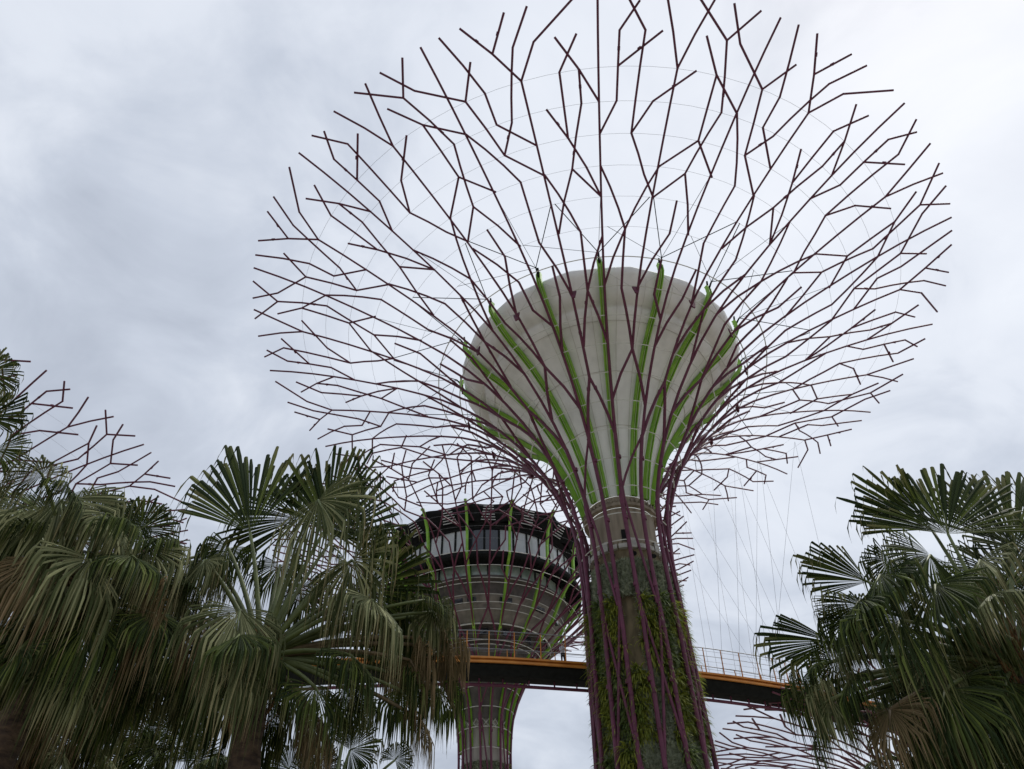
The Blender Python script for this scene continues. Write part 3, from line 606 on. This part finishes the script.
# ------------------------------------------------------------------ fan palms
def frond(root, base, hub, tip, kind='leaf', spread=125, droop=.5, nseg=None, roll=0, seed=0, fold=.25, hang=None, brk=None, face=None, thin=None):
    nseg = int(2*spread/(2.4 if droop < .5 else 2.8))+4
    hang = (.26+.42*droop) if hang is None else hang; brk = max(.40, .93-.50*droop) if brk is None else brk
    """petiole base->hub, costapalmate blade from hub towards tip; all points in world, root at its location"""
    r = random.Random(seed); loc = Vector(root.location); base, hub, tip = Vector(base), Vector(hub), Vector(tip)
    a = (tip-hub); Lb = a.length; a.normalize()
    tp = .86 if droop < .5 else .6
    if thin is None: thin = 1.05 if droop < .5 else .62
    s_ = a.cross(Vector((0, 0, 1)))
    if s_.length < .15: s_ = Vector((1, 0, 0))
    if face is not None:
        s_ = a.cross(face-hub)
    s_.normalize(); s_ = Matrix.Rotation(roll, 3, a) @ s_; nrm = s_.cross(a).normalized()
    if nrm.z < 0: nrm = -nrm
    b = MB(); dn = Vector((0, 0, -1)); b.useuv = True
    for i in range(nseg):
        f = (i+.5)/nseg*2-1; ph = radians(spread)*f + r.gauss(0, .018)
        d = (a*cos(ph)+s_*sin(ph)-nrm*(fold*abs(sin(ph))*.6)+nrm*r.gauss(0, .035)).normalized(); l = Lb*(1.0-.28*abs(f)**1.5)*r.uniform(.82, 1.08)
        hg = hang*r.uniform(.55, 1.35); bk = brk*r.uniform(.85, 1.12)
        if droop > .7 and r.random() < .35: bk *= r.uniform(.5, .9)
        uvx = r.random(); w0 = radians(spread)*2/nseg*.5; wmax = (.018+.016*Lb)*r.uniform(.8, 1.1)*thin
        sway = Vector((r.gauss(0, .07), r.gauss(0, .07), 0)); total = bk+hg; step = 11; i0 = len(b.v); p = hub+d*.02; dd = d.copy(); side0 = d.cross(nrm).normalized(); sl_ = side0
        for j in range(step+1):
            t = j/step; D_ = t*total; dist = D_*l
            wj = min(w0*max(dist, .01)*1.25, wmax)
            if D_ > bk*tp: wj = min(wj, wmax*max(.05, 1-(D_-bk*tp)/(total-bk*tp+1e-6)*1.02)**(1.6 if tp > .7 else 1.05))
            sd_ = dd.cross(nrm)
            if sd_.length > .25: sl_ = sd_.normalized()
            n2 = sl_.cross(dd).normalized()
            if n2.dot(nrm) < 0: n2 = -n2
            b.v += [p-sl_*wj, p+n2*(wj*.6), p+sl_*wj]; b.uv += [(uvx, t)]*3
            if D_ > bk: dd = (dd*.30+dn*(.62+.7*droop)+sway*.8).normalized()
            else: dd = (dd+dn*(droop*.06+.09*droop*D_)).normalized()
            p = p+dd*(total*l/step)
        for j in range(step):
            k = i0+3*j; b.f += [(k, k+1, k+4, k+3), (k+1, k+2, k+5, k+4)]; b.mi += [0, 0]
    for i in range(len(b.v)): b.v[i] = b.v[i]-loc
    o = b.build('frond', M[kind], root)
    # petiole
    q = MB(); mid = (base+hub)/2+Vector((0, 0, .12*(hub-base).length)); pp = []
    for i in range(9):
        t = i/8; pp.append(base*(1-t)**2+mid*2*t*(1-t)+hub*t*t-loc)
    q.tube(pp, [.038-.02*i/8 for i in range(9)], 6)
    q.tube([hub-loc, hub+a*Lb*.28-loc], [.016, .004], 5)
    q.build('petiole', M['deadpet' if kind == 'leafdead' else 'petiole'], o, True)
    return o
def palm(crown, label, trunk_r=.16, lean=(0, 0), fib=1.0, group='fan palms framing the view'):
    crown = Vector(crown); foot = Vector((crown.x+lean[0], crown.y+lean[1], 0)); root = empty('fan_palm', foot); tag(root, label, 'palm', group)
    b = MB(); r = random.Random(int(crown.x*100)); pp = []; rs = []
    for i in range(22):
        t = i/21; p = foot.lerp(crown-Vector((0, 0, .25)), t)-foot; pp.append(p+Vector((r.gauss(0, .012), r.gauss(0, .012), 0))); rs.append(trunk_r*(1.25-.3*t)*(1+(.06 if i % 2 else -.03)))
    b.tube(pp, rs, 14); b.build('trunk', M['trunkbark'], root, True)
    b = MB()
    for i in range(150):      # old leaf bases and fibre
        t = r.uniform(0, 2*pi); z = r.uniform(-.9, .12); o = Vector((cos(t), sin(t), 0)); p = crown-foot+o*trunk_r*.9+Vector((0, 0, z)); e_ = p+o*r.uniform(.06, .2)*fib+Vector((0, 0, r.uniform(.05, .35)*fib)); b.seg(p, e_, r.uniform(.008, .03), .003, 4)
    b.build('leaf_base', M['fibre'], root)
    return root
sd0 = [0]
def fr(root, crown, Y, hx, hy, tx, ty, dz=0, tz=0, **k):
    """frond whose hub / tip stand where the photo shows them, dz / tz metres nearer or farther than the crown"""
    sd0[0] += 1; c = Vector(crown); c = c+Vector((0, 0, -.1)); hub = at(hx, hy, Y+dz); tip = at(tx, ty, Y+dz+tz)
    q = random.Random(sd0[0]*7)
    if k.get('droop', .5) < .5 or q.random() < .45: k.setdefault('face', Vector((q.uniform(-2, 2), 0, EYE+q.uniform(-1.5, 3)))); k.setdefault('roll', q.gauss(0, .25))
    return frond(root, c, hub, tip, seed=sd0[0], **k)
def auto(root, crown, n_, seed, ring=(-.5, 1.2), plen=(.9, 1.3), blade=(.85, 1.1), kinds=('leaf',), az=None, droop=.5):
    r = random.Random(seed); c = Vector(crown)
    for i in range(n_):
        a_ = (az[0]+(az[1]-az[0])*(i+.5)/n_+r.gauss(0, .1)) if az else i*2.39996+r.uniform(-.2, .2); el = r.uniform(*ring); o = Vector((cos(a_)*cos(el), sin(a_)*cos(el), sin(el))); sd0[0] += 1
        hub = c+o*r.uniform(*plen); d2 = (o+Vector((0, 0, -.35-.3*r.random()))).normalized(); frond(root, c-Vector((0, 0, .1)), hub, hub+d2*r.uniform(*blade), kind=r.choice(kinds), seed=seed*100+i, droop=droop*r.uniform(.8, 1.5), roll=r.gauss(0, .35), spread=r.uniform(105, 135))

# palm A: in front of the restaurant tree, left of centre
YA = 8.0; cA = at(262, 650, YA); pA = palm(cA, 'fan palm left of centre, its fronds overlapping the round restaurant', lean=(.25, .1))
for a in [
 (250, 532, 238, 440, -.1, .1, dict(droop=.14, spread=48)), 
 (326, 528, 330, 442, .0, .0, dict(droop=.2, spread=55)), (332, 540, 385, 472, .4, .2, dict(droop=.25, spread=50)),
 (318, 500, 350, 560, -.7, -.3, dict(droop=.8, kind='leafgrey')), (300, 520, 290, 460, .5, .3, dict(droop=.4)),
 (366, 590, 440, 560, .2, .1, dict(droop=.22, spread=80)), (352, 560, 400, 620, -.5, -.2, dict(droop=.8, kind='leafgrey')),
 (372, 600, 430, 640, -.6, -.3, dict(droop=1.0, kind='leafgrey')), (385, 610, 450, 660, .4, .3, dict(droop=.9)),
 (350, 655, 395, 690, -.4, -.3, dict(droop=1.0)), (360, 690, 400, 730, 0, .2, dict(droop=1.1)), (385, 640, 430, 690, .6, .4, dict(droop=1.0)),
 (410, 660, 445, 720, .3, 0, dict(droop=1.1, kind='leafdead')), (405, 650, 440, 690, .9, .2, dict(droop=1.0, kind='leafgrey')),
 (240, 610, 225, 690, -.8, -.4, dict(droop=.9, kind='leafgrey')), (205, 620, 175, 680, -.5, -.2, dict(droop=1.0, kind='leafdead')),
 (180, 600, 150, 650, .2, .2, dict(droop=1.0, kind='leafgrey')), (205, 560, 175, 600, -.4, -.2, dict(droop=.9, kind='leafgrey')),
 (215, 640, 215, 720, .4, .1, dict(droop=1.0)), (270, 700, 280, 769, .6, .4, dict(droop=.9)), (175, 640, 150, 700, .5, .1, dict(droop=1, kind='leafgrey')),
 (228, 548, 205, 592, .1, 0, dict(droop=.8)), (222, 575, 200, 620, .4, 0, dict(droop=.8, kind='leafgrey')), (280, 565, 272, 615, .5, 0, dict(droop=.8)), (300, 590, 310, 640, .5, 0, dict(droop=.9)), (335, 600, 348, 650, .4, 0, dict(droop=.9, kind='leafgrey')), (345, 560, 360, 600, .5, 0, dict(droop=.7)),
 (448, 615, 468, 640, .5, .1, dict(droop=1.0, kind='leafgrey')), (450, 650, 472, 690, .6, .1, dict(droop=1.1, kind='leafdead')), (440, 690, 465, 735, .6, .1, dict(droop=1.1)), (420, 720, 450, 769, .4, .1, dict(droop=1.1, kind='leafdead')),
 (432, 612, 455, 655, .3, .1, dict(droop=.95, kind='leafgrey')), (440, 640, 466, 700, .5, .2, dict(droop=1.1, kind='leafdead')), (425, 600, 462, 615, .1, .1, dict(droop=.7)), (400, 690, 440, 740, .3, .1, dict(droop=1.1)), (430, 670, 455, 730, .9, .1, dict(droop=1.1, kind='leafgrey')), (350, 600, 380, 650, -.3, -.1, dict(droop=1.0, kind='leafgrey')), (420, 640, 450, 700, .6, .1, dict(droop=1.1)),
 (210, 690, 200, 769, .3, .2, dict(droop=1)), (240, 660, 235, 740, -.7, -.2, dict(droop=1.0, kind='leafgrey')),
]: fr(pA, cA, YA, *a[:6], **a[6])

# palm B: left mass
YB = 7.6; cB = at(75, 600, YB); pB = palm(cB, 'dense fan palm at the left with drooping grey green fronds and straw coloured tips', lean=(-.45, .1))
for a in [
 (60, 530, 40, 480, .2, .1, dict(droop=.5)), (100, 520, 120, 478, .2, .1, dict(droop=.6)), (140, 530, 180, 500, .3, .2, dict(droop=.6)), (30, 535, -10, 500, .2, .1, dict(droop=.6)),
 (60, 500, 70, 570, -.8, -.3, dict(droop=.8, kind='leafgrey')), (110, 515, 135, 570, -.6, -.2, dict(droop=.9, kind='leafgrey')), (20, 510, 0, 570, -.6, -.3, dict(droop=.9, kind='leafgrey')),
 (150, 550, 180, 590, -.4, -.2, dict(droop=1.0, kind='leafgrey')), (160, 575, 200, 620, 0, 0, dict(droop=1.0, kind='leafgrey')), (90, 560, 110, 630, -.9, -.3, dict(droop=1.0, kind='leafgrey')),
 (40, 560, 30, 630, -.9, -.3, dict(droop=1.0, kind='leafdead')), (0, 560, -30, 620, -.5, -.1, dict(droop=1.0, kind='leafgrey')), (140, 610, 165, 680, -.4, -.2, dict(droop=1.0, kind='leafdead')),
 (90, 620, 90, 700, -.6, -.2, dict(droop=1.0)), (40, 640, 20, 710, -.5, -.2, dict(droop=.9)), (130, 640, 140, 720, .3, .1, dict(droop=1)), (10, 620, -20, 690, 0, 0, dict(droop=1)),
 (110, 570, 130, 620, .6, .4, dict(droop=.9)), (30, 590, 0, 640, .6, .4, dict(droop=.9)), (80, 540, 90, 490, .8, .3, dict(droop=.7)),
 (50, 680, 40, 750, .3, .1, dict(droop=.9)), (110, 690, 120, 769, .4, .2, dict(droop=.9)), (160, 590, 190, 640, .5, .2, dict(droop=1, kind='leafgrey')), (130, 480+40, 160, 540, .7, .2, dict(droop=.8)),
]: fr(pB, cB, YB, *a[:6], **a[6])

# palm C: only its right hand fronds enter at the upper left edge
YC = 9.0; cC = at(-95, 520, YC); pC = palm(cC, 'taller fan palm at the left edge, fronds reaching in beside the bare branch tips')
for a in [
 (-15, 418, 42, 400, 0, 0, dict(droop=.4, spread=50)), (-15, 372, 12, 348, .3, .1, dict(droop=.4)), (-5, 450, 42, 462, -.2, 0, dict(droop=.5, spread=60)), (-10, 480, 30, 500, .2, 0, dict(droop=.8)),
 (-80, 400, -60, 340, .2, .1, dict(droop=.4)), (-130, 440, -180, 400, .1, .1, dict(droop=.5)),
]: fr(pC, cC, YC, *a[:6], **a[6])
auto(pC, cC, 8, 31, az=(1.6, 4.6))

# palm D: low palms behind, dark against the sky
YD = 12.5; cD = at(165, 800, YD); pD = palm(cD, 'low dark fan palm behind the others at the bottom left', trunk_r=.13)
for a in [(150, 735, 120, 700, 0, 0, dict(droop=.4)), (175, 730, 185, 685, .2, 0, dict(droop=.4)), (130, 760, 90, 740, .1, 0, dict(droop=.5)), (195, 760, 225, 735, 0, 0, dict(droop=.5)), (160, 750, 160, 800, -.4, 0, dict(droop=.6))]: fr(pD, cD, YD, *a[:6], **a[6])
YE = 12.0; cE = at(325, 830, YE); pE = palm(cE, 'small dark fan palm behind, its spiky leaf silhouetted at the bottom', trunk_r=.12)
for a in [(312, 728, 318, 770, -.3, -.2, dict(droop=.25, spread=150, roll=1.3)), (350, 750, 385, 735, .1, 0, dict(droop=.4)), (290, 770, 262, 750, 0, 0, dict(droop=.4)), (320, 770, 330, 740, .3, 0, dict(droop=.4)), (395, 760, 410, 740, .2, 0, dict(droop=.5)), (352, 700, 360, 740, .5, 0, dict(droop=.6))]: fr(pE, cE, YE, *a[:6], **a[6])

# palm F: the right hand palm
YF = 7.8; cF = at(1012, 660, YF); pF = palm(cF, 'large dark green fan palm at the right with fibrous orange brown crown', trunk_r=.24, lean=(.35, .1), fib=2.0)
for a in [
 (948, 534, 934, 460, -.1, .1, dict(droop=.14, spread=75)), (932, 530, 850, 482, .2, .1, dict(droop=.18, spread=38)), (1015, 548, 1004, 462, .0, .2, dict(droop=.14, spread=62)), (1040, 555, 1050, 480, .3, .2, dict(droop=.2, spread=70)),
 (868, 582, 797, 553, .1, .1, dict(droop=.2, spread=42)), (860, 605, 800, 590, -.2, 0, dict(droop=.5)), (930, 555, 905, 600, -.7, -.3, dict(droop=.8)), (880, 575, 850, 630, -.6, -.2, dict(droop=.9)),
 (860, 600, 820, 650, -.5, -.2, dict(droop=.9)), (832, 642, 752, 640, .2, .1, dict(droop=.22, spread=34)), (850, 620, 800, 640, .0, 0, dict(droop=.9)), (835, 660, 790, 690, .2, 0, dict(droop=.9)), (850, 680, 815, 730, -.2, 0, dict(droop=1.0)),
 (900, 620, 880, 680, -.7, -.3, dict(droop=.9)), (935, 585, 935, 640, -.8, -.3, dict(droop=.7)), (945, 690, 930, 769, -.5, -.2, dict(droop=.7)), (960, 680, 975, 750, -.3, -.2, dict(droop=.8)),
 (890, 710, 890, 769, -.4, -.2, dict(droop=.8, kind='leafdead')), (905, 720, 900, 790, .2, 0, dict(droop=.8)), (850, 700, 840, 760, .4, .1, dict(droop=1.0)), (1000, 600, 1040, 560, .2, 0, dict(droop=.4)),
 (890, 560, 870, 610, .6, .3, dict(droop=.8)), (900, 640, 860, 660, .7, .3, dict(droop=.9)), (960, 590, 940, 620, .6, .3, dict(droop=.6)), (1000, 740, 1010, 800, -.2, 0, dict(droop=.9)), (830, 690, 800, 740, .7, .2, dict(droop=1.0)),
 (1040, 600, 1090, 560, .2, 0, dict(droop=.4)), (1010, 580, 1000, 520, .8, .3, dict(droop=.5)), (820, 720, 800, 780, .5, .1, dict(droop=1.0)), (815, 665, 785, 690, .1, 0, dict(droop=1.0)), (805, 690, 775, 730, .4, .1, dict(droop=1.0)), (830, 700, 790, 720, -.2, 0, dict(droop=1.0, kind='leafgrey')), (850, 640, 815, 670, -.3, 0, dict(droop=1.0, kind='leafgrey')), (980, 560, 960, 610, -.5, -.1, dict(droop=.8, kind='leafgrey')), (930, 660, 900, 710, -.3, 0, dict(droop=.9, kind='leafgrey')),
]: fr(pF, cF, YF, *a[:6], **a[6])
auto(pA, cA, 14, 11, ring=(-1.0, .0), plen=(.5, 1.15), blade=(.5, .75), kinds=('leaf', 'leaf', 'leafgrey', 'leafdead'), droop=.9)
auto(pB, cB, 52, 12, ring=(-1.0, .7), plen=(.5, 1.55), blade=(.5, .75), kinds=('leaf', 'leaf', 'leafgrey'), droop=.9)
auto(pF, cF, 40, 13, ring=(-1.0, .5), plen=(.5, 1.5), blade=(.5, .78), kinds=('leaf', 'leaf', 'leafgrey'), droop=.85)
auto(pD, cD, 16, 14, ring=(-.4, 1.2), plen=(.6, 1.0), blade=(.6, .85), droop=.7)
auto(pE, cE, 9, 15, ring=(-.4, 1.2), plen=(.5, .9), blade=(.5, .75), droop=.5)
YG = 10.0; cG = at(45, 720, YG); pG = palm(cG, 'shaded fan palm low at the left edge behind the dense leaning palm', trunk_r=.15)
auto(pG, cG, 34, 16, ring=(-1.0, .9), plen=(.5, 1.2), blade=(.6, .85), kinds=('leaf', 'leaf', 'leafgrey', 'leafdead'), droop=.85)
YH = 10.5; cH = at(960, 760, YH); pH = palm(cH, 'shaded fan palm low at the right edge behind the large dark green palm', trunk_r=.15)
auto(pH, cH, 24, 17, ring=(-.8, .9), plen=(.5, 1.2), blade=(.6, .85), droop=.8)
